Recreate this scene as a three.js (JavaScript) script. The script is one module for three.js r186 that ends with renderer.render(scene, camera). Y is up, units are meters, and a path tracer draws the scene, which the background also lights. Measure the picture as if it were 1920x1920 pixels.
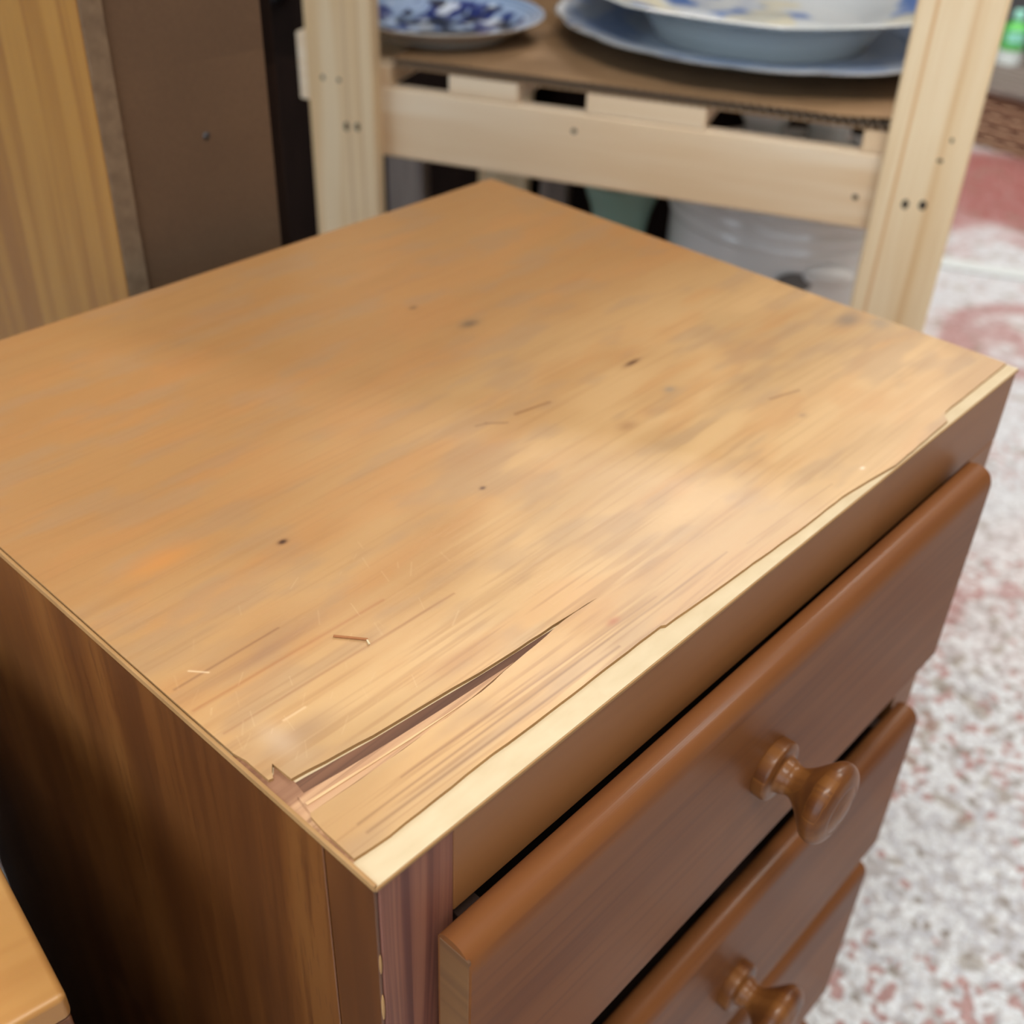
import * as THREE from 'three';
import { RoundedBoxGeometry } from 'three/addons/geometries/RoundedBoxGeometry.js';
import { mergeGeometries } from 'three/addons/utils/BufferGeometryUtils.js';
import { RectAreaLightUniformsLib } from 'three/addons/lights/RectAreaLightUniformsLib.js';

// ------------------------------------------------------------------ camera, sky, lights, exposure
const scene = new THREE.Scene();
const camera = new THREE.PerspectiveCamera(48.72, 1, 0.02, 60);
camera.position.set(-0.1178, 1.0174, 0.1486);
camera.up.set(0.40789, 0.81296, -0.41561);
camera.lookAt(-0.1178 + 0.60753, 1.0174 - 0.58146, 0.1486 - 0.54113);
camera.focus = 0.37; camera.userData.fStop = 9.5;
scene.background = new THREE.Color(0.75, 0.88, 1.0);
scene.backgroundIntensity = 4.6;
const renderer = new THREE.WebGLRenderer({ antialias: true });
renderer.toneMapping = THREE.LinearToneMapping;
renderer.toneMappingExposure = 0.69;
renderer.shadowMap.enabled = true;
renderer.shadowMap.type = THREE.PCFSoftShadowMap;
RectAreaLightUniformsLib.init();
const H = 2.9;                                       // ceiling height
const TURN = Math.atan2(-0.9208, 0.3899);            // the battens run parallel to the shelf unit's front
const PANELS = [[2.55, -0.84, 1.5, 2.5], [2.60, -1.75, 1.0, 2.2], [1.9, 0.7, 1.5, 1.5], [-0.6, 0.5, 1.5, 2.0], [-0.9, 2.4, 1.5, 0.3], [4.6, -0.2, 1.5, 1.0]];   // x, z, length, strength
const PANEL_POWER = 72;
const PANEL_COLOR = new THREE.Color(1.0, 0.95, 0.88);
for (const [x, z, len, k] of PANELS) {
  const l = new THREE.RectAreaLight(PANEL_COLOR, PANEL_POWER * k, len - 0.02, 0.09);
  l.position.set(x, H - 0.075, z); l.rotation.set(-Math.PI / 2, 0, TURN, 'YXZ'); l.rotation.set(-Math.PI / 2, TURN, 0, 'YXZ'); l.castShadow = true; scene.add(l);
}

// ------------------------------------------------------------------ helpers
let seed = 7;
const rnd = () => { seed = (seed * 1664525 + 1013904223) >>> 0; return seed / 4294967296; };
const V = (x, y, z) => new THREE.Vector3(x, y, z);
const LT = new Float32Array(65536); for (let i = 0; i < 65536; i++) LT[i] = rnd();
function vn(x, y) {
  const xi = Math.floor(x), yi = Math.floor(y); let fx = x - xi, fy = y - yi;
  fx = fx * fx * (3 - 2 * fx); fy = fy * fy * (3 - 2 * fy);
  const x0 = xi & 255, x1 = (xi + 1) & 255, y0 = (yi & 255) << 8, y1 = ((yi + 1) & 255) << 8;
  const a = LT[y0 + x0], b = LT[y0 + x1], c = LT[y1 + x0], d = LT[y1 + x1];
  return a + (b - a) * fx + (c - a + (a - b - c + d) * fx) * fy;
}
const fbm = (x, y, o = 4) => { let s = 0, a = 0.5, t = 0; for (let i = 0; i < o; i++) { s += a * vn(x, y); t += a; a *= 0.5; x = x * 2.03 + 17.1; y = y * 2.03 + 5.3; } return s / t; };
const clamp = (v, a = 0, b = 1) => v < a ? a : v > b ? b : v;
const sm = (a, b, v) => { const t = clamp((v - a) / (b - a)); return t * t * (3 - 2 * t); };
const mix3 = (o, c, t) => { o[0] += (c[0] - o[0]) * t; o[1] += (c[1] - o[1]) * t; o[2] += (c[2] - o[2]) * t; };
// colour map: f(u metres, v metres, out rgb 0..255)
function tex(w, h, Lu, Lv, f, srgb = true, wrap = THREE.RepeatWrapping) {
  const d = new Uint8Array(w * h * 4), o = [0, 0, 0];
  for (let j = 0, k = 0; j < h; j++) for (let i = 0; i < w; i++, k += 4) {
    f((i + 0.5) / w * Lu, (j + 0.5) / h * Lv, o);
    d[k] = clamp(o[0], 0, 255); d[k + 1] = clamp(o[1], 0, 255); d[k + 2] = clamp(o[2], 0, 255); d[k + 3] = 255;
  }
  const t = new THREE.DataTexture(d, w, h); t.magFilter = THREE.LinearFilter; t.minFilter = THREE.LinearMipmapLinearFilter; t.generateMipmaps = true;
  t.wrapS = t.wrapT = wrap; t.repeat.set(1 / Lu, 1 / Lv);
  if (srgb) t.colorSpace = THREE.SRGBColorSpace;
  t.needsUpdate = true; return t;
}
// generic wood: grain along u
function wood({ base, dark, light, grain = 60, streak = 0.55, fibre = 0.35, pore = 0, seedv = 0, size = 0.6, px = 1024, py = 512, sizeV = 0.3, patch = 0.3, extra }) {
  return tex(px, py, size, sizeV, (u, v, o) => {
    const w = 0.012 * (fbm(u * 4 + seedv, v * 7 + seedv, 3) - 0.5);
    const vv = v + w;
    const a = fbm(u * 2.2 + seedv * 3, vv * grain + seedv, 4);
    const b = fbm(u * 14 + seedv, vv * grain * 9 + seedv, 2);
    const p = fbm(u * 6 + 9 + seedv, v * 12 + seedv, 3);
    o[0] = base[0]; o[1] = base[1]; o[2] = base[2];
    mix3(o, dark, clamp(streak * sm(0.42, 0.75, a)));
    mix3(o, light, clamp(streak * sm(0.58, 0.25, a)));
    mix3(o, dark, fibre * sm(0.45, 0.85, b));
    mix3(o, light, patch * sm(0.4, 0.75, p));
    if (pore) mix3(o, dark, pore * sm(0.72, 0.86, vn(u * 90 + seedv, vv * 1500)));
    if (extra) extra(u, v, o);
  });
}
const mat = (o) => new THREE.MeshPhysicalMaterial(o);
// planar uv in metres; grain axis 0/1/2 goes to u
function metreUV(g, grain = 0, off = [rnd() * 3, rnd() * 3]) {
  const p = g.attributes.position, n = g.attributes.normal, uv = new Float32Array(p.count * 2);
  for (let i = 0; i < p.count; i++) {
    const P = [p.getX(i), p.getY(i), p.getZ(i)], N = [Math.abs(n.getX(i)), Math.abs(n.getY(i)), Math.abs(n.getZ(i))];
    const ax = N[0] > N[1] ? (N[0] > N[2] ? 0 : 2) : (N[1] > N[2] ? 1 : 2);
    let r = [0, 1, 2].filter(a => a !== ax), a, b;
    if (r.includes(grain)) { a = grain; b = r.find(q => q !== grain); } else { a = r[0]; b = r[1]; }
    const endg = ax === grain ? 0.12 : 1;
    uv[2 * i] = P[a] * endg + off[0]; uv[2 * i + 1] = P[b] + off[1];
  }
  g.setAttribute('uv', new THREE.BufferAttribute(uv, 2)); return g;
}
function box(x0, x1, y0, y1, z0, z1, r = 0.0015, grain = 0, off) {
  const g = new RoundedBoxGeometry(x1 - x0, y1 - y0, z1 - z0, 2, Math.min(r, (x1 - x0) / 2.1, (y1 - y0) / 2.1, (z1 - z0) / 2.1));
  g.translate((x0 + x1) / 2, (y0 + y1) / 2, (z0 + z1) / 2);
  return metreUV(g, grain, off);
}
const taken = {};
function numbered(name) { const k = taken[name] = (taken[name] || 0) + 1; return k === 1 ? name : `${name}_${String(k - 1).padStart(3, '0')}`; }
function mesh(name, g, m, parent, label) {
  if (Array.isArray(g)) g = mergeGeometries(g.map(q => q.index ? q.toNonIndexed() : q));
  const o = new THREE.Mesh(g, m); o.castShadow = o.receiveShadow = true;
  if (parent) { const base = name; let k = 0; while (parent.children.some(c => c.name === name)) name = `${base}_${String(++k).padStart(3, '0')}`; o.name = name; parent.add(o); }
  else { o.name = numbered(name); scene.add(o); }
  if (label) o.userData.label = label;
  return o;
}
function thing(name, label, category, [x, y, z] = [0, 0, 0], turn = 0, group) {
  const o = new THREE.Group(); o.name = numbered(name); o.position.set(x, y, z); o.rotation.y = turn;
  o.userData = { label, category }; if (group) o.userData.group = group; scene.add(o); return o;
}
const structure = (name, g, m) => { const o = mesh(name, g, m); o.userData.kind = 'structure'; return o; };
function lathe(pts, seg = 64) { return new THREE.LatheGeometry(pts.map(p => new THREE.Vector2(p[0], p[1])), seg); }
function smooth(pts, n = 6) { const c = new THREE.SplineCurve(pts.map(p => new THREE.Vector2(p[0], p[1]))); return c.getPoints(n * (pts.length - 1)).map(p => [Math.max(p.x, 0), p.y]); }
function slab(outline, y0, thick, uvf) {                 // polygon [x, z] lying flat, extruded upwards
  const s = new THREE.Shape(outline.map(([x, z]) => new THREE.Vector2(x, -z)));
  const g = new THREE.ExtrudeGeometry(s, { depth: thick, bevelEnabled: false }); g.rotateX(-Math.PI / 2); g.translate(0, y0, 0);
  const p = g.attributes.position, uv = new Float32Array(p.count * 2);
  for (let i = 0; i < p.count; i++) { const q = uvf ? uvf(p.getX(i), p.getZ(i)) : [p.getX(i), -p.getZ(i)]; uv[2 * i] = q[0]; uv[2 * i + 1] = q[1]; }
  g.setAttribute('uv', new THREE.BufferAttribute(uv, 2)); return g;
}

// ------------------------------------------------------------------ room shell
const seg = (x, y, ax, ay, bx, by) => { const dx = bx - ax, dy = by - ay, t = clamp(((x - ax) * dx + (y - ay) * dy) / (dx * dx + dy * dy)); return Math.hypot(x - ax - t * dx, y - ay - t * dy); };
// floor print: worn red paint over pale screed, x 0.2..3.8, z -1.8..1.2
const hash = (a, b) => LT[((a * 73 + 19) & 255) + (((b * 151 + 71) & 255) << 8)];
function pebble(x, z, o) {                           // nearest jittered cell: o = [distance gap, id]
  const xi = Math.floor(x), zi = Math.floor(z); let d1 = 9, d2 = 9, id = 0;
  for (let a = xi - 1; a <= xi + 1; a++) for (let b = zi - 1; b <= zi + 1; b++) {
    const h = hash(a, b), k = hash(b + 37, a + 11), dx = a + h - x, dz = b + k - z, d = dx * dx + dz * dz;
    if (d < d1) { d2 = d1; d1 = d; id = hash(a + 101, b + 57); } else if (d < d2) d2 = d;
  }
  o[0] = Math.sqrt(d2) - Math.sqrt(d1); o[1] = id;
}
const pb = [0, 0];
const floorMap = tex(2048, 1706, 3.6, 3.0, (u, v, o) => {
  const x = u + 0.2, z = 1.2 - v;
  const mid = fbm(x * 9, z * 9, 4), fine = fbm(x * 95, z * 95, 2), coarse = fbm(x * 3.2 + 5, z * 3.2, 2);
  o[0] = 190; o[1] = 192; o[2] = 198;
  mix3(o, [186, 168, 166], 0.6 * sm(0.4, 0.62, coarse));
  pebble(x * 108, z * 108, pb);
  const id = pb[1], near = sm(1.9, 1.1, x), grain = 0.45 + 0.55 * near;
  if (id < 0.5) mix3(o, [232, 238, 241], 0.75 * grain * (0.5 + id)); else if (id < 0.66) mix3(o, [168, 163, 162], 0.7 * grain);
  else if (id < 0.68 + 0.24 * sm(0.3, 0.6, mid)) mix3(o, [166, 116, 110], 0.75 * grain); else if (id > 0.965) mix3(o, [120, 108, 96], 0.7 * grain);
  mix3(o, [160, 152, 150], 0.5 * grain * sm(0.22, 0.02, pb[0]));
  let red = 0.5 * sm(0.52, 0.68, mid) * sm(0.4, 0.6, coarse);
  const far = sm(2.42, 2.85, x + 0.28 * (mid - 0.5) * 2 - 0.15 * (z + 0.8));
  red = Math.max(red, far * (0.75 + 0.25 * sm(0.3, 0.6, fine)) * sm(3.32, 3.2, x - 0.42 * (z + 1)));
  const ring = Math.abs(Math.hypot(x - 2.13, z + 0.46) - 0.155);
  red = Math.max(red, 0.5 * sm(0.04, 0.012, ring) * sm(0.25, 0.5, mid + 0.1));
  mix3(o, [140, 74, 70], clamp(red) * 0.9);
  mix3(o, [130, 116, 100], 0.45 * sm(0.7, 0.78, fbm(x * 34 + 90, z * 34 + 4, 2)));
});
const floorBump = tex(1024, 1024, 0.5, 0.5, (u, v, o) => { const b = 255 * clamp(0.6 * fbm(u * 80, v * 80, 3) + 0.5 * vn(u * 300, v * 300) - 0.05); o[0] = o[1] = o[2] = b; }, false);
const M = {};
M.floor = mat({ map: floorMap, bumpMap: floorBump, bumpScale: 0.006, roughness: 0.55 });
{
  const g = new THREE.BoxGeometry(9, 0.1, 8); g.translate(2.4, -0.05, 0.5);
  const p = g.attributes.position, uv = g.attributes.uv;
  for (let i = 0; i < p.count; i++) uv.setXY(i, p.getX(i) - 0.2, 1.2 - p.getZ(i));
  floorMap.wrapS = floorMap.wrapT = THREE.MirroredRepeatWrapping;
  const fl = structure('floor', g, M.floor);
  // joint strip across the floor
  const jm = mat({ color: 0xbfc5c6, roughness: 0.6 });
  const j = new RoundedBoxGeometry(0.055, 0.006, 6, 2, 0.002); j.rotateY(Math.atan2(0.4, 0.92)); j.translate(2.41, 0.0025, -0.69);
  mesh('joint_strip', j, jm, fl, 'pale raised joint strip across the red worn floor');
}
M.wall = mat({ color: 0xb9b4ab, roughness: 0.9 });
M.ceil = mat({ color: 0xe4e2dc, roughness: 0.9 });
structure('ceiling', new THREE.BoxGeometry(9, 0.1, 8).translate(2.4, H + 0.05, 0.5), M.ceil);
structure('wall_right', new THREE.BoxGeometry(0.12, H, 8).translate(6.96, H / 2, 0.5), M.wall);
structure('wall_back', new THREE.BoxGeometry(9, H, 0.12).translate(2.4, H / 2, -3.56), M.wall);
structure('wall_front', new THREE.BoxGeometry(9, H, 0.12).translate(2.4, H / 2, 4.56), M.wall);
{ // left wall with a long shop window that lets the daylight in
  const x = -2.16, z0 = -2.4, z1 = 3.0, y0 = 0.75, y1 = 2.65;
  const bx = (a, b, c, d) => new THREE.BoxGeometry(0.12, d - c, b - a).translate(x, (c + d) / 2, (a + b) / 2);
  structure('wall_left', [bx(-3.5, z0, 0, H), bx(z1, 4.5, 0, H), bx(z0, z1, 0, y0), bx(z0, z1, y1, H)], M.wall);
  const bar = (a, b, c, d) => box(x - 0.04, x + 0.04, c, d, a, b, 0.004, 1), fr = [bar(z0, z1, y0, y0 + 0.06), bar(z0, z1, y1 - 0.06, y1)], zs = [z0, z0 + 1.8, z0 + 3.6, z1];
  for (const z of zs) fr.push(bar(z - 0.03, z + 0.03, y0 + 0.06, y1 - 0.06));
  const fo = structure('window_1', fr, mat({ color: 0xd8d8d4, roughness: 0.5 }));
  for (let i = 0; i < 3; i++) mesh('pane', new THREE.BoxGeometry(0.006, y1 - y0 - 0.12, 1.74).translate(x, (y0 + y1) / 2, (zs[i] + zs[i + 1]) / 2), mat({ color: 0xffffff, transmission: 1, thickness: 0, roughness: 0, ior: 1.5 }), fo);
  structure('pavement', new THREE.BoxGeometry(6, 0.1, 12).translate(-5.3, -0.05, 0.5), mat({ color: 0xa9a7a2, roughness: 0.9 }));
}
M.glow = mat({ color: 0xffffff, emissive: PANEL_COLOR, emissiveIntensity: 1.2, roughness: 0.6 });
M.frameWhite = mat({ color: 0xf0f0ee, roughness: 0.5 });
for (const [i, [x, z, len]] of PANELS.entries()) {
  const t = thing('ceiling_light', ['white ceiling batten light behind the pine shelf unit, the longer of two there', 'short white ceiling batten light behind the pine shelf unit', 'white ceiling batten light over the open floor right of the chest', 'white ceiling batten light above the photographer, left of the chest', 'white ceiling batten light in the left front corner of the room', 'white ceiling batten light above the far wicker hamper'][i], 'light', [x, H, z], TURN);
  mesh('housing', box(-len / 2 - 0.03, len / 2 + 0.03, -0.045, 0, -0.035, 0.035, 0.006), M.frameWhite, t);
  mesh('diffuser', box(-len / 2, len / 2, -0.072, -0.045, -0.045, 0.045, 0.012), M.glow, t);
}

// ------------------------------------------------------------------ materials
M.drawer = mat({ map: wood({ base: [114, 69, 36], dark: [84, 48, 29], light: [127, 80, 44], grain: 38, streak: 0.55, fibre: 0.28, seedv: 3.3 }), roughness: 0.5, specularIntensity: 0.25, clearcoat: 0.16, clearcoatRoughness: 0.2 });
M.rail = mat({ map: wood({ base: [138, 90, 48], dark: [112, 68, 36], light: [152, 104, 60], grain: 26, streak: 0.35, fibre: 0.15, seedv: 5.1 }), roughness: 0.45, clearcoat: 0.15, clearcoatRoughness: 0.4 });
M.side = mat({ map: wood({ base: [112, 65, 25], dark: [80, 42, 15], light: [130, 82, 37], grain: 60, streak: 0.6, fibre: 0.4, pore: 0.35, seedv: 8.4 }), roughness: 0.42, clearcoat: 0.15, clearcoatRoughness: 0.4 });
// stile: purplish vertical grain, chipped to bare wood along its outer corner (u up, v = x)
M.stile = mat({ map: wood({ base: [122, 74, 58], dark: [78, 42, 40], light: [146, 96, 74], grain: 170, streak: 0.75, fibre: 0.4, seedv: 1.7, size: 0.8, sizeV: 0.2, px: 1024, py: 1024, patch: 0.15 }), roughness: 0.5 });
M.stileSide = mat({ map: wood({ base: [118, 70, 30], dark: [76, 42, 18], light: [138, 88, 42], grain: 30, streak: 0.6, fibre: 0.35, seedv: 12.4 }), roughness: 0.42, clearcoat: 0.2, clearcoatRoughness: 0.3 });
M.endgrain = mat({ map: wood({ base: [112, 76, 42], dark: [78, 50, 28], light: [126, 90, 54], grain: 20, seedv: 21, streak: 0.6 }), roughness: 0.6 });
M.bare = mat({ map: tex(256, 256, 0.1, 0.1, (u, v, o) => { const n = fbm(u * 120, v * 300, 3); o[0] = 200 + 12 * n; o[1] = 180 + 14 * n; o[2] = 144 + 16 * n; }), roughness: 0.7 });
M.rim = mat({ map: tex(256, 64, 0.3, 0.05, (u, v, o) => { const n = fbm(u * 60, v * 30, 3); o[0] = 150 + 26 * n; o[1] = 112 + 24 * n; o[2] = 66 + 22 * n; }), roughness: 0.6 });
M.fibre = mat({ map: wood({ base: [176, 132, 98], dark: [118, 78, 56], light: [206, 168, 128], grain: 160, streak: 0.7, fibre: 0.5, seedv: 6, size: 0.3, sizeV: 0.1 }), roughness: 0.75 });
M.splitShade = mat({ map: wood({ base: [112, 76, 54], dark: [78, 50, 36], light: [140, 98, 72], grain: 160, streak: 0.6, fibre: 0.4, seedv: 26, size: 0.3, sizeV: 0.1 }), roughness: 0.8 });  // dark tone stands in for the shadow below the lifted veneer edge
M.paleFibre = mat({ map: M.fibre.map, color: 0xffffff, roughness: 0.7 });
M.paleFibre.map = wood({ base: [214, 176, 130], dark: [170, 128, 90], light: [228, 196, 152], grain: 160, streak: 0.6, fibre: 0.4, seedv: 27, size: 0.3, sizeV: 0.1, px: 512, py: 128 });
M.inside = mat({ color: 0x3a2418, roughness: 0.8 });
M.pine = mat({ map: wood({ base: [238, 214, 182], dark: [220, 184, 140], light: [246, 228, 202], grain: 34, streak: 0.6, fibre: 0.25, seedv: 2.2, size: 1.6, sizeV: 0.4, px: 2048, py: 512 }), roughness: 0.6 });
M.pinePost = mat({ map: wood({ base: [234, 206, 164], dark: [216, 176, 122], light: [242, 220, 184], grain: 50, streak: 0.6, fibre: 0.25, seedv: 2.9, size: 1.6, sizeV: 0.4, px: 2048, py: 1024,
  extra: (u, v, o) => { const w = 0.004 * (fbm(u * 2.2, 3, 2) - 0.5); mix3(o, [204, 146, 86], 0.6 * sm(0.0022, 0.0004, Math.abs(v + w - 0.0635))); mix3(o, [206, 158, 104], 0.4 * sm(0.004, 0.001, Math.abs(v + w - 0.093))); mix3(o, [204, 168, 126], 0.5 * sm(0.003, 0.0008, Math.abs(v - w - 0.3625))); mix3(o, [204, 168, 126], 0.45 * sm(0.002, 0.0006, Math.abs(v - w - 0.376))); } }), roughness: 0.6 });
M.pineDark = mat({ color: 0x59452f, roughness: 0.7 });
M.orange = mat({ map: wood({ base: [146, 100, 36], dark: [118, 72, 22], light: [160, 116, 50], grain: 90, streak: 0.75, fibre: 0.3, seedv: 14.2, size: 1.6, sizeV: 0.5, px: 1024, py: 1024 }), roughness: 0.38, clearcoat: 0.2, clearcoatRoughness: 0.35 });
M.chip = mat({ map: tex(256, 256, 0.1, 0.1, (u, v, o) => { const n = fbm(u * 200, v * 200, 3); o[0] = 96 + 28 * n; o[1] = 77 + 26 * n; o[2] = 58 + 22 * n; }), roughness: 0.85 });
M.hardboard = mat({ map: tex(512, 512, 0.4, 0.4, (u, v, o) => { const n = fbm(u * 12, v * 12, 4), f = vn(u * 900, v * 900); o[0] = 76 + 20 * n + 8 * f; o[1] = 55 + 17 * n + 7 * f; o[2] = 37 + 13 * n + 6 * f; }), roughness: 0.75 });
M.honey = mat({ map: wood({ base: [182, 134, 74], dark: [158, 106, 52], light: [196, 152, 94], grain: 30, streak: 0.5, fibre: 0.25, seedv: 17, patch: 0.5 }), roughness: 0.42, clearcoat: 0.2, clearcoatRoughness: 0.35 });
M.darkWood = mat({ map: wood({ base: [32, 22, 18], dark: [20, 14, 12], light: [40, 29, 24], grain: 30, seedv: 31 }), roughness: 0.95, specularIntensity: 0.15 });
M.metal = mat({ color: 0x55565a, metalness: 0.9, roughness: 0.4 });

// ------------------------------------------------------------------ chest of drawers (the subject)
const W = 0.42, D = 0.361, TOP = 0.76;
const chest = thing('chest_of_drawers', 'narrow brown wooden chest of drawers with turned knobs and a worn, split veneer top', 'chest of drawers');
// print of the worn veneer; u = x / W, v = -z / D
const spots = [[0.0759, 0.138, 0.0022, 0.0016, [74, 46, 30], 0.95], [0.256, 0.2185, 0.007, 0.004, [104, 84, 66], 0.8], [0.2834, 0.1349, 0.0062, 0.0017, [84, 54, 34], 0.9], [0.2481, 0.2516, 0.003, 0.002, [110, 82, 58], 0.7], [0.1548, 0.1106, 0.0016, 0.0012, [84, 56, 40], 0.9],
  [0.2753, 0.1065, 0.004, 0.003, [140, 126, 112], 0.6], [0.1286, 0.0219, 0.0035, 0.0018, [168, 104, 66], 0.8], [0.4037, 0.0854, 0.012, 0.007, [120, 104, 92], 0.65], [0.4133, 0.072, 0.009, 0.008, [136, 122, 108], 0.55],
  [0.0377, 0.1603, 0.018, 0.008, [206, 132, 62], 0.5], [0.30, 0.05, 0.003, 0.002, [150, 118, 92], 0.5], [0.235, 0.1, 0.007, 0.004, [150, 108, 70], 0.5], [0.02, 0.057, 0.016, 0.006, [150, 118, 92], 0.55], [0.014, 0.06, 0.006, 0.012, [196, 168, 140], 0.6], [0.075, 0.047, 0.018, 0.004, [170, 124, 82], 0.5], [0.035, 0.094, 0.03, 0.003, [150, 112, 84], 0.55], [0.06, 0.0145, 0.05, 0.0025, [150, 118, 92], 0.4], [0.28, 0.009, 0.0018, 0.001, [240, 226, 205], 0.9]];
const streaks = [[0.207, 0.141, 0.226, 0.1375, 0.0009, [130, 88, 54], 0.7], [0.302, 0.0685, 0.319, 0.0635, 0.0009, [128, 90, 60], 0.6], [0.187, 0.146, 0.192, 0.1445, 0.0006, [118, 80, 52], 0.6], [0.192, 0.1445, 0.199, 0.1385, 0.0008, [118, 80, 52], 0.55],
  [0.004, 0.1, 0.045, 0.1005, 0.0006, [138, 98, 66], 0.7], [0.003, 0.088, 0.08, 0.0865, 0.0007, [160, 104, 64], 0.5], [0.004, 0.0735, 0.1, 0.0715, 0.0006, [150, 104, 68], 0.5], [0.02, 0.065, 0.028, 0.0648, 0.0006, [226, 192, 150], 0.8], [0.012, 0.104, 0.016, 0.099, 0.0005, [232, 206, 170], 0.8],
  [0.01, 0.0185, 0.19, 0.0165, 0.0005, [128, 92, 62], 0.55], [0.01, 0.0145, 0.12, 0.0125, 0.0006, [128, 92, 62], 0.6], [0.03, 0.0225, 0.15, 0.0195, 0.0004, [140, 100, 70], 0.5], [0.2, 0.014, 0.26, 0.012, 0.0005, [150, 110, 74], 0.4]];
const scuffs = []; for (let i = 0; i < 40; i++) { const x = 0.004 + Math.pow(rnd(), 1.6) * 0.11, z = 0.045 + rnd() * 0.07; const a = 0.5 + rnd() * 0.9, l = 0.002 + rnd() * 0.006; scuffs.push([x, z, x + Math.cos(a) * l, z + Math.sin(a) * l, 0.00018 + rnd() * 0.0002, [226, 198, 162], 0.08 + 0.2 * rnd()]); }
const lines = streaks.concat(scuffs);
function topColour(u, v, o) {
  const w = 0.006 * (fbm(u * 7, v * 9, 2) - 0.5), vv = v + w;
  const g1 = fbm(u * 5 + 3, vv * 90, 4), g2 = fbm(u * 24, vv * 620 + 2, 2), pat = fbm(u * 11 + 2, v * 22, 3), pat2 = fbm(u * 24 + 60, v * 70 + 9, 3);
  o[0] = 187; o[1] = 150; o[2] = 103;
  const worn = sm(0.21, 0.07, v + 0.14 * (pat - 0.5) + 0.08 * (fbm(u * 4 + 1, v * 5 + 2, 2) - 0.5) - 0.12 * (u - 0.2));           // front paler than back: part rubbed finish, part light fall-off put into the colour
  mix3(o, [166, 120, 72], 0.8 * (1 - worn));
  mix3(o, [222, 184, 132], 0.55 * worn * sm(0.35, 0.65, pat));
  mix3(o, [166, 112, 62], 0.16 * sm(0.48, 0.75, g1));
  mix3(o, [188, 126, 72], 0.2 * sm(0.5, 0.75, pat2));
  mix3(o, [158, 128, 100], 0.36 * sm(0.5, 0.76, fbm(u * 30 + 7, v * 90 + 30, 3)));
  mix3(o, [140, 98, 60], 0.3 * sm(0.48, 0.85, g2) * (0.45 + 0.9 * sm(0.1, 0.0, v) * sm(0.3, 0.1, u)));
  for (const s of spots) { const dx = (u - s[0]) / s[2], dy = (v - s[1]) / s[3], d = dx * dx + dy * dy; if (d < 4) mix3(o, s[4], s[5] * Math.exp(-1.6 * d) * sm(4, 2.5, d) * (0.75 + 0.5 * pat2)); }
  for (const s of lines) { if (Math.abs(u - (s[0] + s[2]) / 2) > Math.abs(s[2] - s[0]) / 2 + 0.004 || Math.abs(v - (s[1] + s[3]) / 2) > Math.abs(s[3] - s[1]) / 2 + 0.004) continue; const d = seg(u, v, s[0], s[1], s[2], s[3]); if (d < s[4] * 2.6) mix3(o, s[5], 0.75 * s[6] * Math.exp(-1.2 * (d / s[4]) ** 2) * (0.6 + 0.8 * pat)); }
}
const topMap = tex(2048, 1760, W, D, topColour, true, THREE.ClampToEdgeWrapping);
const topBump = tex(1024, 1024, 0.12, 0.12, (u, v, o) => { const b = 255 * clamp(0.55 * fbm(u * 60, v * 900, 3) + 0.45 * fbm(u * 300, v * 300, 2)); o[0] = o[1] = o[2] = b; }, false);
M.top = mat({ map: topMap, bumpMap: topBump, bumpScale: 0.00012, roughness: 0.42, clearcoat: 0.5, clearcoatRoughness: 0.33 });
const tz = -D;
const jag = (pts, amp, step = 0.006) => {           // break straight runs into slightly ragged ones
  const out = []; for (let i = 0; i < pts.length - 1; i++) { const [ax, az] = pts[i], [bx, bz] = pts[i + 1], n = Math.max(1, Math.round(Math.hypot(bx - ax, bz - az) / step)); for (let k = 0; k < n; k++) { const t = k / n; out.push([ax + (bx - ax) * t, az + (bz - az) * t + (k ? (rnd() - 0.5) * amp : 0)]); } }
  out.push(pts[pts.length - 1]); return out;
};
const VT = 0.0014;                                   // veneer thickness
// carcass board under the veneer, bare along its front edge
mesh('top_board', slab([[0.0, 0], [W, 0], [W, tz], [0, tz]], TOP - 0.0016 - VT, 0.0016), M.bare, chest, 'pale bare strip where the front edge has lost its veneer');
mesh('edge_band', [box(0, W, TOP - 0.0031, TOP - VT - 0.0002, -0.012, 0.0005, 0.0003), box(-0.0005, 0.0008, TOP - 0.0031, TOP - VT * 0.4, tz, 0, 0.0003, 2)], M.rim, chest);
// large veneer sheet: back, right, front edge (right half), crack, chipped left edge
const frontRight = jag([[0.4185, -0.0058], [0.3511, -0.0056], [0.3465, -0.0042], [0.3440, -0.0012], [0.2926, -0.0003], [0.2740, -0.0026], [0.2548, -0.0044], [0.2212, -0.0046], [0.1402, -0.0079]], 0.0003);
const stripFront = jag([[0.1402, -0.0079], [0.1385, -0.0089], [0.0795, -0.0093], [0.0502, -0.0099], [0.0136, -0.0094], [0.0016, -0.0104]], 0.0003);
const crackUp = jag([[0.0071, -0.0449], [0.0353, -0.0409], [0.0611, -0.0388], [0.0776, -0.0371], [0.1179, -0.0351], [0.1345, -0.0342]], 0.0003);
const crackLow = jag([[0.1345, -0.0340], [0.1179, -0.0345], [0.0900, -0.0322], [0.0718, -0.0304], [0.0626, -0.0303], [0.0316, -0.0302], [0.0031, -0.0311]], 0.0004);
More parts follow.
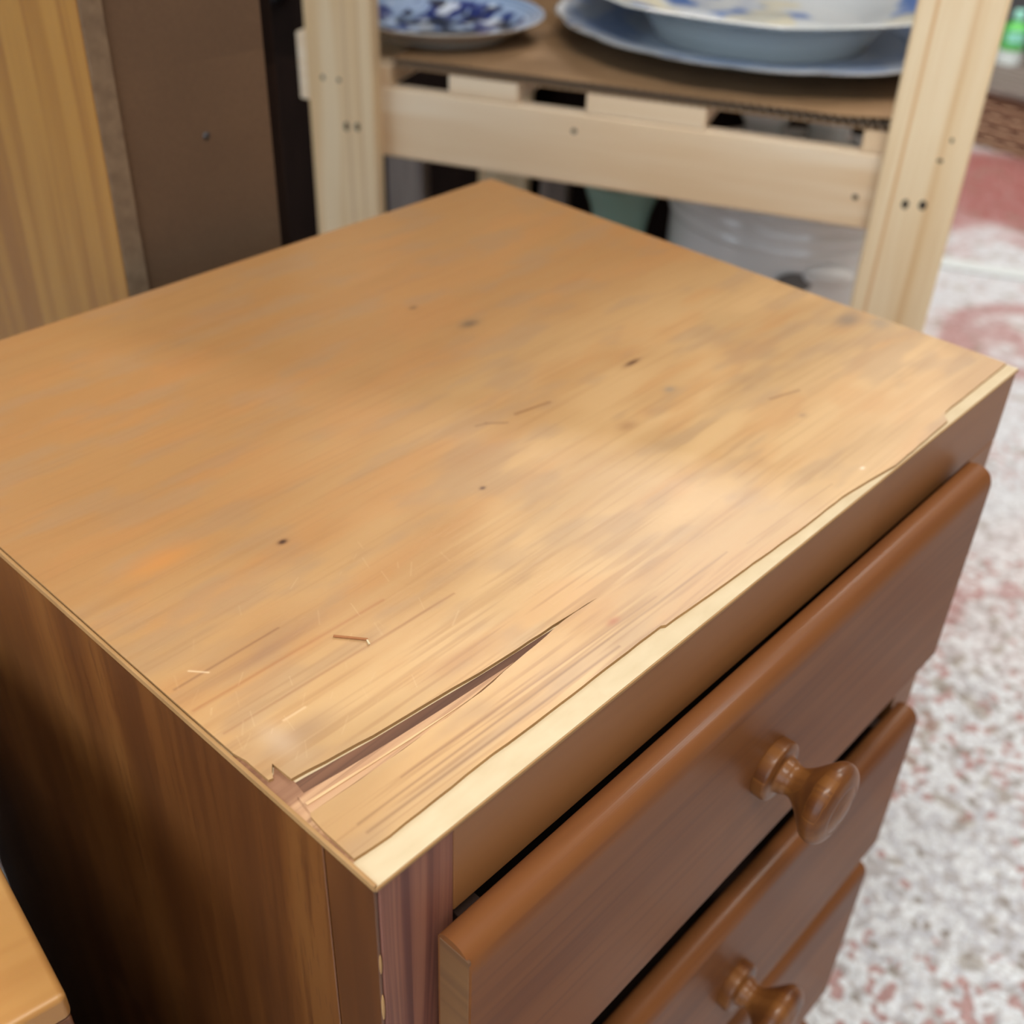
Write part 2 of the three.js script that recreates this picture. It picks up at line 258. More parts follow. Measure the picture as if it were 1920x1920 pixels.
{
  // one sheet: the crack is a notch from the left edge that closes at its tip
  const leftUp = [[0.0010, tz], [0.0010, -0.1007], [0.0012, -0.0647], [0.0021, -0.0600], [0.0022, -0.0492], [0.0036, -0.0488], [0.0048, -0.0510], [0.0068, -0.0535], [0.0071, -0.0449]];
  const leftLow = [[0.0031, -0.0311], [0.0024, -0.0300], [0.0018, -0.0240], [0.0016, -0.0104]];
  const uvf = (x, z) => [x, -z];
  const sheet = [[W, tz], ...leftUp.slice(0, -1), ...crackUp.slice(0, -1), ...crackLow, ...leftLow.slice(1, -1), ...stripFront.slice().reverse(), ...frontRight.slice(0, -1).reverse()];
  mesh('veneer_sheet', slab(sheet, TOP - VT, VT, uvf), [M.top, M.rim], chest);
  // shade-toned dark slab in the split, then torn fibres and the lifted long splinter
  mesh('split_shade', slab(jag([[0.0052, -0.0440], [0.0353, -0.0404], [0.0776, -0.0368], [0.1150, -0.0348], [0.0900, -0.0326], [0.0626, -0.0306], [0.0316, -0.0306], [0.0033, -0.0316], [0.0052, -0.0440]], 0.0002).slice(0, -1), TOP - VT, 0.0002), M.splitShade, chest, 'layer bared inside the split, coloured dark brown for the shadow under its upper edge');
  mesh('chipped_edge', slab(jag([[0.0008, -0.0660], [0.0022, -0.0600], [0.0024, -0.0492], [0.0052, -0.0508], [0.0070, -0.0530], [0.0076, -0.0440], [0.0060, -0.0330], [0.0034, -0.0308], [0.0020, -0.0104], [0.0008, -0.0104], [0.0008, -0.0660]], 0.0002).slice(0, -1), TOP - VT, 0.0003), M.fibre, chest, 'pinkish brown core where the veneer edge has chipped off');
  const splinter = (pts, y, m) => mesh('splinter', slab(pts, TOP - VT + y, 0.0006), m, chest);
  splinter([[0.0046, -0.0388], [0.0200, -0.0370], [0.0400, -0.0354], [0.0600, -0.0342], [0.0900, -0.0328], [0.0626, -0.0306], [0.0316, -0.0306], [0.0034, -0.0315]], 0.0002, M.fibre);
  splinter([[0.0045, -0.0352], [0.0300, -0.0331], [0.0550, -0.0316], [0.0680, -0.0308], [0.0420, -0.0317], [0.0044, -0.0341]], 0.0006, M.paleFibre);
  // short gouge: a sliver of veneer standing up
  const gz = box(0.0, 0.0118, 0, 0.0007, -0.0004, 0.0004, 0.0002, 0); gz.rotateY(-0.93); gz.translate(0.0553, TOP + 0.0001, -0.0838);
  mesh('gouge', gz, mat({ color: 0x9a6236, roughness: 0.7 }), chest);
  const gz2 = box(0.0, 0.0028, 0, 0.0006, -0.0003, 0.0003, 0.0001, 0); gz2.rotateY(1.2); gz2.translate(0.0612, TOP + 0.0001, -0.0722);
  mesh('gouge', gz2, M.bare, chest);
}
const YT = TOP - 0.003;                             // carcass top
mesh('side_panel', box(0, 0.016, 0.03, YT, tz, -0.0225, 0.0006, 1), M.side, chest);
mesh('side_panel', box(W - 0.016, W, 0.03, YT, tz, -0.0225, 0.0006, 1), M.side, chest);
{ // corner posts: the front face has purplish straight grain, the outer side brown lacquer
  for (const s of [0, 1]) {
    const x0 = s ? W - 0.0295 : 0, x1 = s ? W : 0.0295;
    const p = mesh('stile', box(x0 + (s ? 0 : 0.0012), x1 - (s ? 0.0012 : 0), 0, s ? YT - 0.039 : YT, -0.0220, 0, 0.0007, 1), s ? M.rail : M.stile, chest);
    mesh('stile_side', box(s ? W - 0.0012 : 0, s ? W : 0.0012, 0, s ? YT - 0.039 : YT, -0.0218, -0.0006, 0.0004, 1), M.stileSide, p, 'brown lacquered outer side of the corner post');
    if (!s) for (const [y, h, d] of [[0.722, 0.010, 0.0005], [0.700, 0.014, 0.0006]]) {
      const c = new THREE.IcosahedronGeometry(1, 1); c.scale(d, h / 2, d); c.translate(0.0006, y, -0.0005); mesh('chip', metreUV(c, 1), M.rim, p);
    }
  }
}
mesh('top_rail', box(0.0295, W, YT - 0.039, YT, -0.020, -0.0002, 0.0007, 0), M.rail, chest);
mesh('plinth', box(0.0295, W - 0.0295, 0.0, 0.075, -0.03, -0.004, 0.0007, 0), M.rail, chest);
mesh('back_panel', box(0.016, W - 0.016, 0.03, YT, tz, tz + 0.005, 0.0004, 1), M.inside, chest);
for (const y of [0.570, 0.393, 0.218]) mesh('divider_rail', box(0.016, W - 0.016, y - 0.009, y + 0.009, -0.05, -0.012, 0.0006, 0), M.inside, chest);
function knobGeo() {
  const pts = [[0.0156, 0], [0.0163, 0.0008], [0.0164, 0.0054], ...smooth([[0.0158, 0.0066], [0.0140, 0.0074], [0.0108, 0.0079], [0.0097, 0.0092], [0.0092, 0.0112], [0.0082, 0.0132], [0.0088, 0.0160], [0.0122, 0.0200], [0.0172, 0.0244], [0.0206, 0.0276], [0.0217, 0.0306], [0.0210, 0.0334], [0.0186, 0.0356], [0.0150, 0.0368]], 5)]
    .concat([[0.0132, 0.0371], [0.0126, 0.0368], [0.0120, 0.0371], [0.0086, 0.0379], [0.0080, 0.0377], [0.0074, 0.0380], [0.0035, 0.0384], [0, 0.0385]]);
  const g = lathe([[0, 0], ...pts], 56); g.scale(0.84, 0.92, 0.84); g.rotateX(Math.PI / 2); return metreUV(g, 2, [0.2, 0.1]);
}
const KN = knobGeo();
M.knob = mat({ map: wood({ base: [104, 61, 26], dark: [70, 38, 22], light: [122, 78, 38], grain: 120, streak: 0.7, fibre: 0.3, seedv: 9.2, size: 0.2, sizeV: 0.1 }), roughness: 0.42, specularIntensity: 0.4, clearcoat: 0.3, clearcoatRoughness: 0.22 });
// drawers: front board with a rounded upper and lower edge, box behind, one knob
function drawer(x0, x1, y0, y1, kx, ky, tilt = 0) {
  const zb = 0.003, zf = 0.0172, s = new THREE.Shape();
  s.moveTo(zb, y0); s.lineTo(zf - 0.004, y0); s.quadraticCurveTo(zf, y0, zf, y0 + 0.004); s.lineTo(zf, y1 - 0.0105);
  s.bezierCurveTo(zf, y1 - 0.0035, zf - 0.0035, y1, zf - 0.0085, y1); s.bezierCurveTo(zb + 0.003, y1, zb + 0.0006, y1 - 0.0008, zb, y1 - 0.003); s.lineTo(zb, y0);
  const g = new THREE.ExtrudeGeometry(s, { depth: x1 - x0, bevelEnabled: false, curveSegments: 20 });
  g.rotateY(-Math.PI / 2); g.scale(-1, 1, 1);
  // rotateY(-90): (x,y,z) -> (-z, y, x); the mirror puts x forward, so turn the faces round again
  const ix = g.index; const p = g.attributes.position;
  const flip = g.toNonIndexed ? g : g; const q = flip.attributes.position;
  for (let i = 0; i < q.count; i += 3) for (const at of ['position', 'normal', 'uv']) { const A = flip.attributes[at], n = A.itemSize; for (let c = 0; c < n; c++) { const a = A.array[(i + 1) * n + c]; A.array[(i + 1) * n + c] = A.array[(i + 2) * n + c]; A.array[(i + 2) * n + c] = a; } }
  { const P = g.attributes.position; for (let i = 0; i < P.count; i++) P.setY(i, P.getY(i) + tilt * P.getX(i)); }
  g.translate(x0, 0, 0); metreUV(g, 0);
  { const P = g.attributes.position, U = g.attributes.uv, o = rnd() * 2; for (let i = 0; i < P.count; i++) U.setXY(i, P.getX(i) + o, P.getY(i) - P.getZ(i) + o); }
  const d = mesh('drawer', g, M.drawer, chest);
  mesh('end_face', box(x0 - 0.0003, x0 + 0.0008, y0 + 0.003, y1 - 0.003, zb + 0.0008, zf - 0.001, 0.0003, 2), M.endgrain, d, 'paler end grain of the drawer front');
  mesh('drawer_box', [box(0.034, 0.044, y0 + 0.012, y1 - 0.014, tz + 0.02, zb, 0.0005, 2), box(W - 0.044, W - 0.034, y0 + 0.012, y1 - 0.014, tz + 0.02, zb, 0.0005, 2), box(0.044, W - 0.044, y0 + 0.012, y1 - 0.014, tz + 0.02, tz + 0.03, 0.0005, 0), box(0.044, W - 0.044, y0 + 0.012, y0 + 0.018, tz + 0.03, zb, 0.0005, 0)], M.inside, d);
  const k = mesh('knob', KN, M.knob, d); k.position.set(kx, ky, zf - 0.0004);
  k.rotation.z = rnd() * 2;
  return d;
}
drawer(0.0200, 0.3760, TOP - 0.1585, TOP - 0.0378, 0.1950, TOP - 0.0950, 0.012);
drawer(0.0230, 0.3870, TOP - 0.3270, TOP - 0.2085, 0.2145, TOP - 0.2740, 0.014);
drawer(0.0220, 0.3880, TOP - 0.4920, TOP - 0.3460, 0.2100, TOP - 0.4200, 0.008);
drawer(0.0210, 0.3800, TOP - 0.6500, TOP - 0.5200, 0.2050, TOP - 0.5850);

// ------------------------------------------------------------------ low honey-coloured cabinet at the left
{
  const t = thing('side_cabinet', 'honey-coloured cabinet corner standing close to the left side of the chest of drawers', 'cabinet', [-0.0621, 0, -0.0712], Math.atan2(-0.144, 0.99));
  const y = TOP - 0.06;
  mesh('top', box(-0.45, 0, y - 0.012, y, -0.36, 0, 0.0025, 0), M.honey, t);
  mesh('front_panel', box(-0.45, -0.0005, 0.0, y - 0.012, -0.018, -0.0005, 0.001, 1), mat({ map: M.drawer.map, roughness: 0.5 }), t, 'brown front below the honey-coloured top');
  mesh('side_panel', box(-0.018, -0.001, 0, y - 0.012, -0.36, -0.018, 0.001, 1), M.darkWood, t);
  mesh('side_panel', box(-0.45, -0.433, 0, y - 0.012, -0.36, -0.018, 0.001, 1), M.darkWood, t);
  mesh('back_panel', box(-0.433, -0.018, 0, y - 0.012, -0.36, -0.354, 0.001, 1), M.darkWood, t);
}

// ------------------------------------------------------------------ tall narrow bookcase behind, seen from its back corner
{
  const t = thing('bookcase', 'tall orange wooden bookcase with dark brown hardboard back, standing behind the chest of drawers', 'bookcase', [0.163, 0, -0.388]);
  const h = 1.35;
  mesh('side_panel', box(0, 0.0006, 0, h, -0.26, -0.0005, 0.0002, 1), M.orange, t, 'bright orange grained outer side');
  mesh('board_edge', box(0.0006, 0.0135, 0, h, -0.26, 0, 0.0012, 1), M.chip, t, 'greyish brown raw edge of the side board');
  mesh('back_panel', box(0.0135, 0.1060, 0.02, h, -0.0065, -0.0030, 0.0003, 1), M.hardboard, t, 'dark brown hardboard back');
  mesh('side_panel', box(0.1060, 0.1200, 0, h, -0.26, -0.012, 0.001, 1), M.darkWood, t, 'dark far side board');
  for (const y of [0.1, 0.5, 0.9, h - 0.018]) mesh('shelf', box(0.0135, 0.1060, y, y + 0.016, -0.25, -0.0066, 0.001, 0), M.orange, t);
  const nl = new THREE.SphereGeometry(0.0022, 16, 10); nl.scale(1, 1, 0.4); nl.translate(0.0632, TOP + 0.0605, -0.0030);
  mesh('nail', nl, M.metal, t, 'small round grey nail head in the hardboard');
}

// ------------------------------------------------------------------ pine shelf unit
// local frame: x along the front rail (towards the right), z out of the front
const SY = Math.atan2(-0.9208, 0.3899), SO = [0.5953, 0, -0.6655];
const inShelf = (s, y, b) => V(s, y, -b).applyAxisAngle(V(0, 1, 0), SY).add(V(...SO));
{
  const t = thing('shelf_unit', 'pale pine shelf unit of posts and cross rails standing behind the chest of drawers', 'shelf', SO, SY);
  const hole = (x, y, z, p, rx = 0.0016, ry = 0.0016) => { const g = new THREE.SphereGeometry(1, 14, 10); g.scale(rx * 1.7, ry * 1.7, 0.0006); g.translate(x, y, z); mesh('screw_hole', g, M.screwHole, p); };
  M.screwHole = mat({ color: 0x3b352c, roughness: 0.8 });
  const post = (x0, x1, z0, z1) => mesh('post', box(x0, x1, 0, 1.45, z0, z1, 0.0025, 1, [0, 0]), M.pinePost, t);
  const pl = post(-0.0795, -0.0105, -0.018, 0), pr = post(0.4495, 0.5155, -0.018, 0);
  post(-0.0795, -0.0095, -0.468, -0.45); post(0.4475, 0.5155, -0.468, -0.45);
  for (const [x, y, a, b] of [[-0.0628, 0.7269, 0.0012, 0.0014], [-0.046, 0.7265, 0.0012, 0.0012], [-0.0404, 0.6844, 0.0016, 0.0026], [-0.029, 0.6854, 0.0016, 0.0024]]) hole(x, y, 0, pl, a, b);
  for (const [x, y, a, b] of [[0.4755, 0.6890, 0.0017, 0.0024], [0.4893, 0.6903, 0.0019, 0.0024], [0.494, 0.728, 0.0014, 0.001], [0.499, 0.745, 0.0008, 0.0012]]) hole(x, y, 0, pr, a, b);
  const rail = mesh('rail', box(-0.0795, 0.5155, 0.6555, 0.7205, -0.036, -0.018, 0.0025, 0), M.pine, t);
  hole(0.1799, 0.7046, -0.018, rail, 0.0016, 0.0014); hole(0.4341, 0.6827, -0.018, rail, 0.0016, 0.0014);
  mesh('rail', box(-0.0795, 0.5155, 0.20, 0.265, -0.036, -0.018, 0.0025, 0), M.pine, t);
  mesh('rail', box(-0.0795, 0.5155, 0.6555, 0.7205, -0.45, -0.432, 0.0025, 0), M.pine, t);
  mesh('rail', box(-0.0795, 0.5155, 0.20, 0.265, -0.45, -0.432, 0.0025, 0), M.pine, t);
  mesh('side_rail', box(-0.0975, -0.0796, 0.6990, 0.7610, -0.468, -0.016, 0.002, 2), M.pine, t);
  for (const [a, b] of [[-0.0750, -0.0020], [0.0565, 0.1245], [0.1890, 0.2975], [0.4300, 0.4950]]) mesh('slat', box(a, b, 0.7206, 0.7395, -0.45, -0.0185, 0.002, 2), M.pine, t);
  mesh('rail', box(-0.0795, 0.5155, 1.180, 1.245, -0.036, -0.018, 0.0025, 0), M.pine, t);
  mesh('rail', box(-0.0795, 0.5155, 1.180, 1.245, -0.45, -0.432, 0.0025, 0), M.pine, t);
  mesh('slat', box(-0.0795, 0.5155, 1.2451, 1.263, -0.449, -0.0185, 0.002, 0), M.pine, t);
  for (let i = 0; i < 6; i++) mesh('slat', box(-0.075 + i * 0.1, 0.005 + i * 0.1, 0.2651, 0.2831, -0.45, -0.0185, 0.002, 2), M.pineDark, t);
}
// corrugated cardboard lying on the slats
M.card = mat({ map: tex(512, 256, 0.5, 0.25, (u, v, o) => { const n = fbm(u * 10, v * 30, 3), f = vn(u * 500, v * 900), r = 0.5 + 0.5 * Math.sin(u / 0.0078 * Math.PI * 2); o[0] = 132 + 22 * n + 8 * f + 3 * r; o[1] = 102 + 20 * n + 7 * f + 3 * r; o[2] = 70 + 18 * n + 6 * f + 2 * r; }), roughness: 0.85 });
{
  const t = thing('cardboard_sheet', 'brown corrugated cardboard sheet lying on the pine slats under the blue plates', 'cardboard', [...inShelf(0, 0.7396, 0.0)], SY);
  const x0 = 0.0005, x1 = 0.466, zf = -0.0178, zb = -0.448, th = 0.0084;
  mesh('lower_liner', box(x0, x1, 0.0001, 0.0008, zb, zf, 0.0002, 2), M.card, t);
  const top = new THREE.BoxGeometry(x1 - x0, 0.0007, zf - zb, 40, 1, 30); top.translate((x0 + x1) / 2, th, (zf + zb) / 2);
  { const p = top.attributes.position; for (let i = 0; i < p.count; i++) { const x = p.getX(i), z = p.getZ(i); const c = sm(0.40, 0.466, x) * sm(-0.09, -0.018, z); p.setY(i, p.getY(i) + 0.004 * c + 0.0012 * (fbm(x * 14, z * 14, 2) - 0.5)); } top.computeVertexNormals(); }
  mesh('upper_liner', metreUV(top, 2), M.card, t);
  const pts = []; const P = 0.0078, n = Math.round((x1 - x0) / P * 12);
  for (let i = 0; i <= n; i++) { const x = x0 + (x1 - x0) * i / n; pts.push([x, 0.0044 + 0.0034 * Math.sin((x - x0) / P * Math.PI * 2)]); }
  const s = new THREE.Shape(); pts.forEach(([x, y], i) => i ? s.lineTo(x, y + 0.0006) : s.moveTo(x, y + 0.0006)); pts.slice().reverse().forEach(([x, y]) => s.lineTo(x, y - 0.0006));
  const g = new THREE.ExtrudeGeometry(s, { depth: 0.06, bevelEnabled: false }); g.translate(0, 0, zf - 0.0602); metreUV(g, 2);
  mesh('fluting', g, mat({ color: 0xa08a74, roughness: 0.9 }), t, 'wavy fluting in the cut front edge');
}
// ------------------------------------------------------------------ crockery
const CY = 0.7492;
const cer = (map, o = {}) => mat({ map, roughness: 0.3, clearcoat: 0.25, clearcoatRoughness: 0.2, ...o });
function crockery(name, label, category, s, b, y, profile, seg, rimMod, map, group) {
  const p = inShelf(s, y, b), t = thing(name, label, category, [p.x, p.y, p.z], SY, group);
  return t;
}
function dishGeo(profile, seg, R, mod) {             // uv = plan position over the diameter
  const g = lathe(profile, seg), p = g.attributes.position, uv = g.attributes.uv;
  for (let i = 0; i < p.count; i++) {
    let x = p.getX(i), z = p.getZ(i); const r = Math.hypot(x, z), a = Math.atan2(z, x);
    if (mod) { const k = 1 + mod(a) * sm(0.55 * R, R, r); x *= k; z *= k; p.setX(i, x); p.setZ(i, z); }
    uv.setXY(i, 0.5 + x / (2.2 * R), 0.5 + z / (2.2 * R));
  }
  g.computeVertexNormals(); return g;
}
const plan = (f, n = 512) => { const t = tex(n, n, 1, 1, (u, v, o) => { const x = (u - 0.5) * 2.2, y = (v - 0.5) * 2.2; f(Math.hypot(x, y), Math.atan2(y, x), x, y, o); }, true, THREE.ClampToEdgeWrapping); return t; };
M.whiteGlaze = mat({ color: 0xcfc8bd, roughness: 0.2, clearcoat: 0.5, clearcoatRoughness: 0.1 });
M.celadon = mat({ color: 0xd6dcda, roughness: 0.18, clearcoat: 0.6, clearcoatRoughness: 0.1 });
{ // small deep plate, left
  const R = 0.1, c = crockery('small_plate', 'small dark blue and white plate with double rim line, left on the cardboard', 'plate', 0.008, 0.122, CY);
  const map = plan((r, a, x, y, o) => {
    o[0] = 150; o[1] = 174; o[2] = 206;
    mix3(o, [70, 100, 150], 0.85 * sm(0.016, 0.006, Math.abs(r - 0.955)));
    mix3(o, [70, 100, 150], 0.85 * sm(0.016, 0.006, Math.abs(r - 0.89)));
    if (r < 0.84) {
      mix3(o, [148, 170, 206], 0.6);
      const n = fbm(x * 5 + 4, y * 3 + 2, 3), st = fbm(x * 9 + 30, y * 2.2, 2);
      mix3(o, [22, 42, 110], sm(0.4, 0.5, st));
      mix3(o, [214, 224, 236], 0.9 * sm(0.6, 0.7, n));
      mix3(o, [22, 28, 44], 0.85 * sm(0.55, 0.63, fbm(x * 6 + 80, y * 6 + 5, 2)));
      mix3(o, [150, 174, 208], sm(0.78, 0.84, r));
    }
  });
  mesh('dish', dishGeo(smooth([[0, 0.0065], [0.045, 0.0065], [0.062, 0.0080], [0.080, 0.0145], [0.093, 0.0192], [0.0995, 0.0212]], 6), 96, R), cer(map), c);
  mesh('underside', lathe([...smooth([[0.0998, 0.0213], [0.1002, 0.0200], [0.094, 0.0165], [0.082, 0.0105], [0.069, 0.0052]], 6), [0.067, 0.0048], [0.065, 0.0004], [0.061, 0.0004], [0.060, 0.004], [0, 0.004]].reverse(), 96), M.whiteGlaze, c, 'plain cream underside');
}
const scallop = (a) => 0.018 * Math.abs(Math.cos(a * 9)) ** 0.7 - 0.012;
{ // large platter with a scalloped rim
  const R = 0.212, c = crockery('platter', 'large blue and white platter with scalloped rim, lying under the deep plate', 'plate', 0.3107, 0.240, CY);
  const map = plan((r, a, x, y, o) => {
    o[0] = 184; o[1] = 194; o[2] = 210;
    const band = sm(0.62, 0.68, r) * sm(1.02, 0.96, r);
    mix3(o, [84, 118, 178], 0.5 * band * sm(0.42, 0.6, fbm(a * 5 + 20, r * 14, 3)));
    mix3(o, [232, 234, 238], sm(0.955, 0.975, r));
    mix3(o, [70, 84, 130], 0.8 * sm(0.965, 0.985, r) * sm(0.97, 1.0, Math.abs(Math.cos(a * 4.5 + 1.1))));
    mix3(o, [112, 80, 64], 0.7 * sm(0.95, 0.98, r) * sm(0.986, 1.0, Math.abs(Math.cos(a * 5 + 0.35))));
  });
  mesh('dish', dishGeo(smooth([[0, 0.009], [0.118, 0.009], [0.132, 0.0115], [0.150, 0.0160], [0.182, 0.0205], [0.2115, 0.0240]], 6), 144, R, scallop), cer(map), c);
  mesh('underside', dishGeo([...smooth([[0.2115, 0.0241], [0.2122, 0.0229], [0.184, 0.0178], [0.150, 0.0118], [0.132, 0.0064]], 6), [0.126, 0.0056], [0.124, 0.0004], [0.118, 0.0004], [0.117, 0.004], [0, 0.004]].reverse(), 144, R, scallop), mat({ color: 0x8f8e8c, roughness: 0.25 }), c, 'plain greyish underside');
}
{ // deep octagonal plate standing on the platter
  const R = 0.184, oct = (a) => { const k = Math.PI / 4, b = ((a + 0.25) % k + k) % k - k / 2; return 0.5 * (Math.cos(k / 2) / Math.cos(b) - 1) + 0.02; };
  const c = crockery('deep_plate', 'pale deep plate with blue painted flowers and an angular rim, stacked on the platter', 'plate', 0.304, 0.220, CY + 0.0092);
  const map = plan((r, a, x, y, o) => {
    o[0] = 206; o[1] = 212; o[2] = 216;
    mix3(o, [78, 112, 182], 0.85 * sm(0.52, 0.6, fbm(x * 4 + 11, y * 4 + 3, 3)) * sm(1.0, 0.9, r));
    mix3(o, [214, 206, 176], 0.8 * sm(0.58, 0.66, fbm(x * 3 + 51, y * 3 + 13, 2)) * sm(0.98, 0.9, r));
    mix3(o, [226, 230, 234], sm(0.94, 0.96, r));
  });
  mesh('dish', dishGeo(smooth([[0, 0.016], [0.085, 0.016], [0.104, 0.0205], [0.124, 0.0330], [0.152, 0.0425], [0.1835, 0.0485]], 6), 128, R, oct), cer(map), c);
  mesh('underside', dishGeo([...smooth([[0.1835, 0.0487], [0.1842, 0.0468], [0.157, 0.0395], [0.130, 0.0305], [0.117, 0.0200], [0.109, 0.0100]], 6), [0.106, 0.0095], [0.104, 0.0004], [0.098, 0.0004], [0.096, 0.006], [0, 0.006]].reverse(), 128, R, oct), M.celadon, c, 'plain pale grey-green underside');
}
// ------------------------------------------------------------------ things under the shelf
{
  const p = inShelf(0.365, 0.2836, 0.30), t = thing('enamel_bin', 'round white enamel bin with ringed sides under the pine rail', 'bin', [p.x, p.y, p.z], SY);
  const h = 0.325, r = 0.142;
  const prof = [[0, 0.002], [r - 0.012, 0.002], [r - 0.004, 0.006], [r - 0.002, 0.02], [r - 0.001, 0.1], [r, h - 0.05]];
  for (const y of [h - 0.046, h - 0.03, h - 0.014]) prof.push([r + 0.0002, y], [r + 0.0032, y + 0.003], [r + 0.0032, y + 0.006], [r + 0.0004, y + 0.0095]);
  prof.push([r + 0.001, h - 0.004], [r + 0.006, h - 0.002], [r + 0.0065, h + 0.003], [r + 0.002, h + 0.005], [r - 0.003, h + 0.002], [r - 0.003, 0.01], [0, 0.008]);
  mesh('body', lathe(prof, 96), mat({ color: 0xf0f0ee, roughness: 0.22, clearcoat: 0.5, clearcoatRoughness: 0.15 }), t);
  for (const a of [0.30, 0.30 + Math.PI]) {           // side lugs
    const g = new THREE.SphereGeometry(1, 28, 18); g.scale(0.026, 0.011, 0.012); g.translate(0.012, h - 0.062, r + 0.001); g.rotateY(a);
    const k = mesh('lug', g, M.frameWhite, t);
    const e = new THREE.SphereGeometry(1, 24, 16); e.scale(0.019, 0.011, 0.002); e.translate(-0.022, h - 0.071, r + 0.0005); e.rotateY(a); mesh('slot', e, mat({ color: 0x6c6a68, roughness: 0.6 }), k, 'dark slot beside the lug');
  }
}
{
  for (const [s, b, h, lab] of [[0.320, 0.25, 0.40, 'pale glass jar in the white bin, left of two'], [0.386, 0.25, 0.405, 'pale glass jar in the white bin, right of two']]) {
    const p = inShelf(s, 0.2936, b), t = thing('jar', lab, 'jar', [p.x, p.y, p.z], SY, 'pale jars in the bin');
    mesh('body', lathe(smooth([[0, 0], [0.026, 0.001], [0.030, 0.02], [0.030, h - 0.07], [0.026, h - 0.05], [0.022, h - 0.03], [0.024, h - 0.02], [0.021, h - 0.018], [0.019, h - 0.05], [0.0, h - 0.08]], 4), 40), mat({ color: 0xc3cbc9, roughness: 0.2, clearcoat: 0.4 }), t);
    mesh('lid', lathe(smooth([[0.0255, h - 0.02], [0.026, h - 0.012], [0.02, h - 0.004], [0.006, h], [0, h]], 4), 40), mat({ color: 0xd9dedd, roughness: 0.25 }), t);
  }
}
{
  const p = inShelf(0.165, 0.2836, 0.285), t = thing('glass_vase', 'dull teal green glass vase standing left of the white bin', 'vase', [p.x, p.y, p.z], SY);
  mesh('body', lathe(smooth([[0, 0], [0.036, 0.001], [0.044, 0.03], [0.040, 0.14], [0.030, 0.2], [0.034, 0.25], [0.046, 0.285], [0.0435, 0.286], [0.031, 0.25], [0.027, 0.2], [0.036, 0.14], [0.039, 0.03], [0.03, 0.008], [0, 0.008]], 5), 56), mat({ color: 0xa4c6b6, roughness: 0.2, transmission: 0.15, thickness: 0, ior: 1.5 }), t);
}
for (const [s, b, w, lean, lab] of [[-0.107, 0.30, 0.05, 0.05, 'grey weathered wooden batten standing beside the left pine post'], [0.076, 0.3, 0.034, -0.03, 'narrow grey wooden batten standing behind the back corner of the chest']]) {
  const y0 = s > 0 ? 0.2836 : 0, p = inShelf(s, y0, b), t = thing('batten', lab, 'batten', [p.x, p.y, p.z], SY);
  const g = box(-w / 2, w / 2, 0, 0.62 - y0, -0.01, 0.01, 0.002, 1); g.rotateZ(lean * 0.3);
  mesh('board', g, mat({ map: wood({ base: [128, 116, 108], dark: [96, 84, 78], light: [150, 138, 128], grain: 60, seedv: 40 + s }), roughness: 0.8 }), t);
}
// added dark body with doors, standing in for the unlit space behind the shelf
{
  const p = inShelf(-0.35, 0, 0.50), t = thing('dark_backdrop', 'added dark brown backdrop standing in for the unlit space behind the pine shelf unit', 'dark_backdrop', [p.x, p.y, p.z], SY);
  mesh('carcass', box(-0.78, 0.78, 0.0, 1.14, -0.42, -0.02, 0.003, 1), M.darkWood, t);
  for (const s of [-1, 1]) { const d = mesh('door', box(s < 0 ? -0.77 : 0.003, s < 0 ? -0.003 : 0.77, 0.06, 1.11, -0.019, 0, 0.003, 1), M.darkWood, t); const k = new THREE.SphereGeometry(0.014, 20, 14); k.translate(s * 0.05, 0.685, 0.012); mesh('knob', k, M.metal, d); }
}
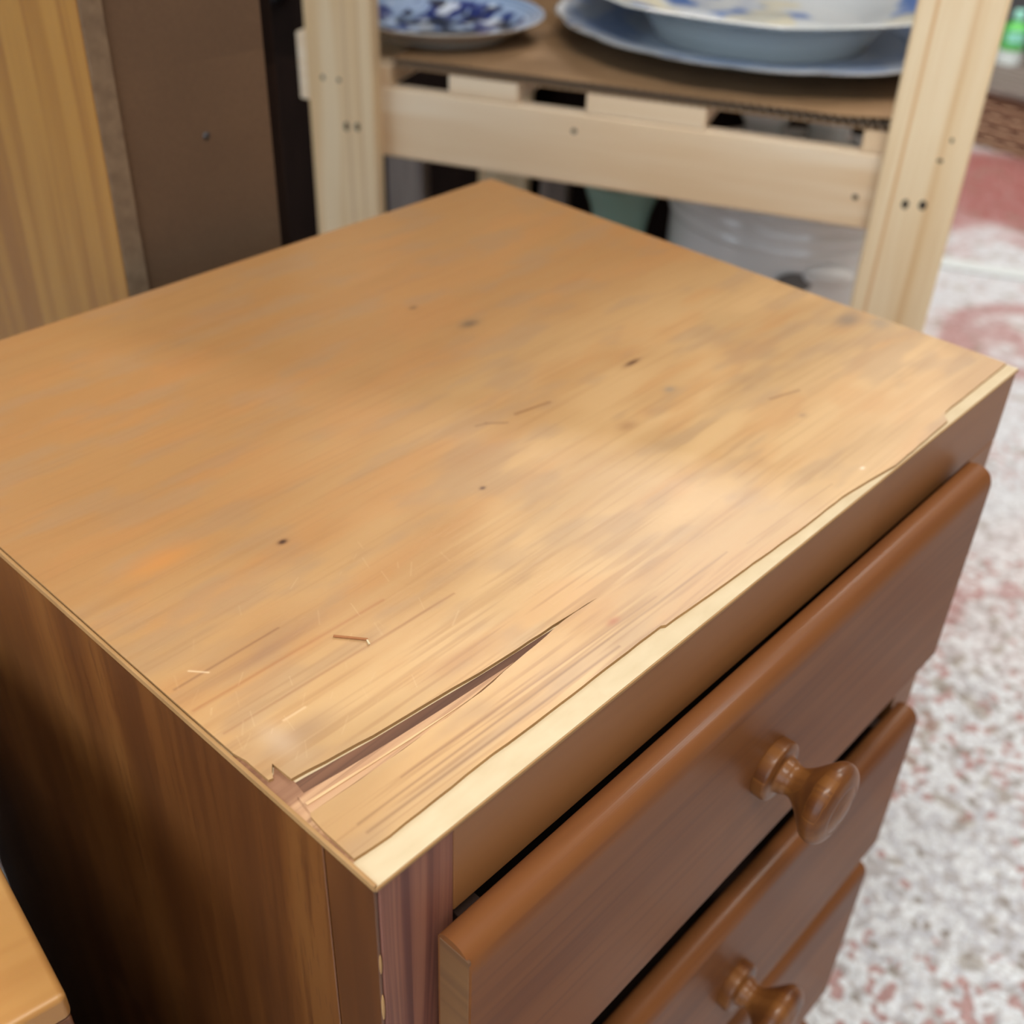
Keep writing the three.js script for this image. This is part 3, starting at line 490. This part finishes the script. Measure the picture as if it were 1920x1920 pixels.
// ------------------------------------------------------------------ far right: wicker hamper with a bottle on it
const HY = -1.68;
{
  const t = thing('wicker_hamper', 'brown woven wicker hamper with grey lid far off on the red floor', 'hamper', [3.474, 0, -0.93], HY);
  const w = 0.62, d = 0.42, h = 0.150;
  const wick = [[156, 122, 98], [182, 148, 120], [128, 96, 76]].map((c, i) => mat({ map: wood({ base: c, dark: c.map(q => q * 0.72), light: c.map(q => Math.min(255, q * 1.2)), grain: 200, seedv: 50 + i, px: 256, py: 256, size: 0.3, sizeV: 0.1 }), roughness: 0.7 }));
  const ring = (y, r, ph, infl) => {                  // one woven row: a wand that weaves in and out around the stakes
    const pts = [], hw = w / 2 - infl, hd = d / 2 - infl, N = 200;
    for (let i = 0; i < N; i++) { let q = i / N * 4, s = Math.floor(q), f = q - s, x, z, nx = 0, nz = 0; if (s === 0) { x = -hw + 2 * hw * f; z = hd; nz = 1; } else if (s === 1) { x = hw; z = hd - 2 * hd * f; nx = 1; } else if (s === 2) { x = hw - 2 * hw * f; z = -hd; nz = -1; } else { x = -hw; z = -hd + 2 * hd * f; nx = -1; } const o = 0.0045 * Math.sin(i / N * Math.PI * 2 * 36 + ph); pts.push(V(x + nx * o, y, z + nz * o)); }
    return new THREE.TubeGeometry(new THREE.CatmullRomCurve3(pts, true), 220, r, 5, true);
  };
  mesh('core', box(-w / 2 + 0.014, w / 2 - 0.014, 0.002, h - 0.004, -d / 2 + 0.014, d / 2 - 0.014, 0.01, 0), M.darkWood, t);
  for (let i = 0; i < 13; i++) mesh('weave_row', ring(0.008 + i * 0.0112, 0.0062, i % 2 * Math.PI, 0.004), wick[i % 3], t);
  const grey = mat({ map: wood({ base: [112, 102, 96], dark: [80, 72, 68], light: [146, 136, 130], grain: 220, seedv: 61, px: 512, py: 256, size: 0.4, sizeV: 0.1 }), roughness: 0.65 });
  const lid = mesh('lid', box(-w / 2 - 0.012, w / 2 + 0.012, h, h + 0.018, -d / 2 - 0.012, d / 2 + 0.012, 0.008, 0), grey, t, 'greyish woven lid');
  for (let i = 0; i < 9; i++) mesh('lid_strand', box(-w / 2 - 0.008, w / 2 + 0.008, h + 0.0165, h + 0.0235, -d / 2 + 0.012 + i * 0.047, -d / 2 + 0.046 + i * 0.047, 0.003, 0), grey, lid);
  lid.updateMatrixWorld();
}
{
  const t = thing('spray_bottle', 'green and white plastic bottle standing on the wicker hamper beside the right post', 'bottle', [3.57, 0.1738, -1.185], HY + 0.4); t.scale.set(0.95, 0.62, 0.95);
  mesh('base_band', lathe(smooth([[0, 0], [0.034, 0.001], [0.037, 0.006], [0.037, 0.060], [0.036, 0.065], [0, 0.065]], 4), 40), mat({ color: 0xe8f4f6, roughness: 0.3 }), t, 'white lower band');
  mesh('body', lathe(smooth([[0.0362, 0.065], [0.037, 0.07], [0.037, 0.145], [0.034, 0.165], [0.022, 0.182], [0.014, 0.19], [0.014, 0.2], [0, 0.2]], 4), 40), mat({ color: 0x57c256, roughness: 0.25, clearcoat: 0.4 }), t);
  mesh('cap', lathe(smooth([[0.0165, 0.198], [0.0175, 0.204], [0.0165, 0.235], [0.012, 0.24], [0, 0.24]], 4), 32), mat({ color: 0xa6f0e0, roughness: 0.3 }), t, 'pale turquoise cap');
  mesh('label', new THREE.CylinderGeometry(0.0374, 0.0374, 0.05, 40, 1, true, -0.5, 1.5).translate(0, 0.125, 0), mat({ color: 0x9ff2de, roughness: 0.35, side: THREE.DoubleSide }), t, 'pale turquoise label');
}
// dark counter behind the hamper
{
  const t = thing('dark_counter', 'dark grey counter in the far right corner behind the wicker hamper', 'counter', [4.75, 0, -1.45], HY);
  mesh('body', box(-0.9, 0.9, 0, 0.88, -0.3, 0.3, 0.004, 0), mat({ color: 0x4a4a4e, roughness: 0.6 }), t);
  mesh('worktop', box(-0.93, 0.93, 0.88, 0.92, -0.33, 0.33, 0.006, 0), mat({ color: 0x3a3a3d, roughness: 0.4 }), t);
}
scene.traverse(o => { if (o.isMesh) { o.castShadow = true; o.receiveShadow = true; } });
renderer.render(scene, camera);
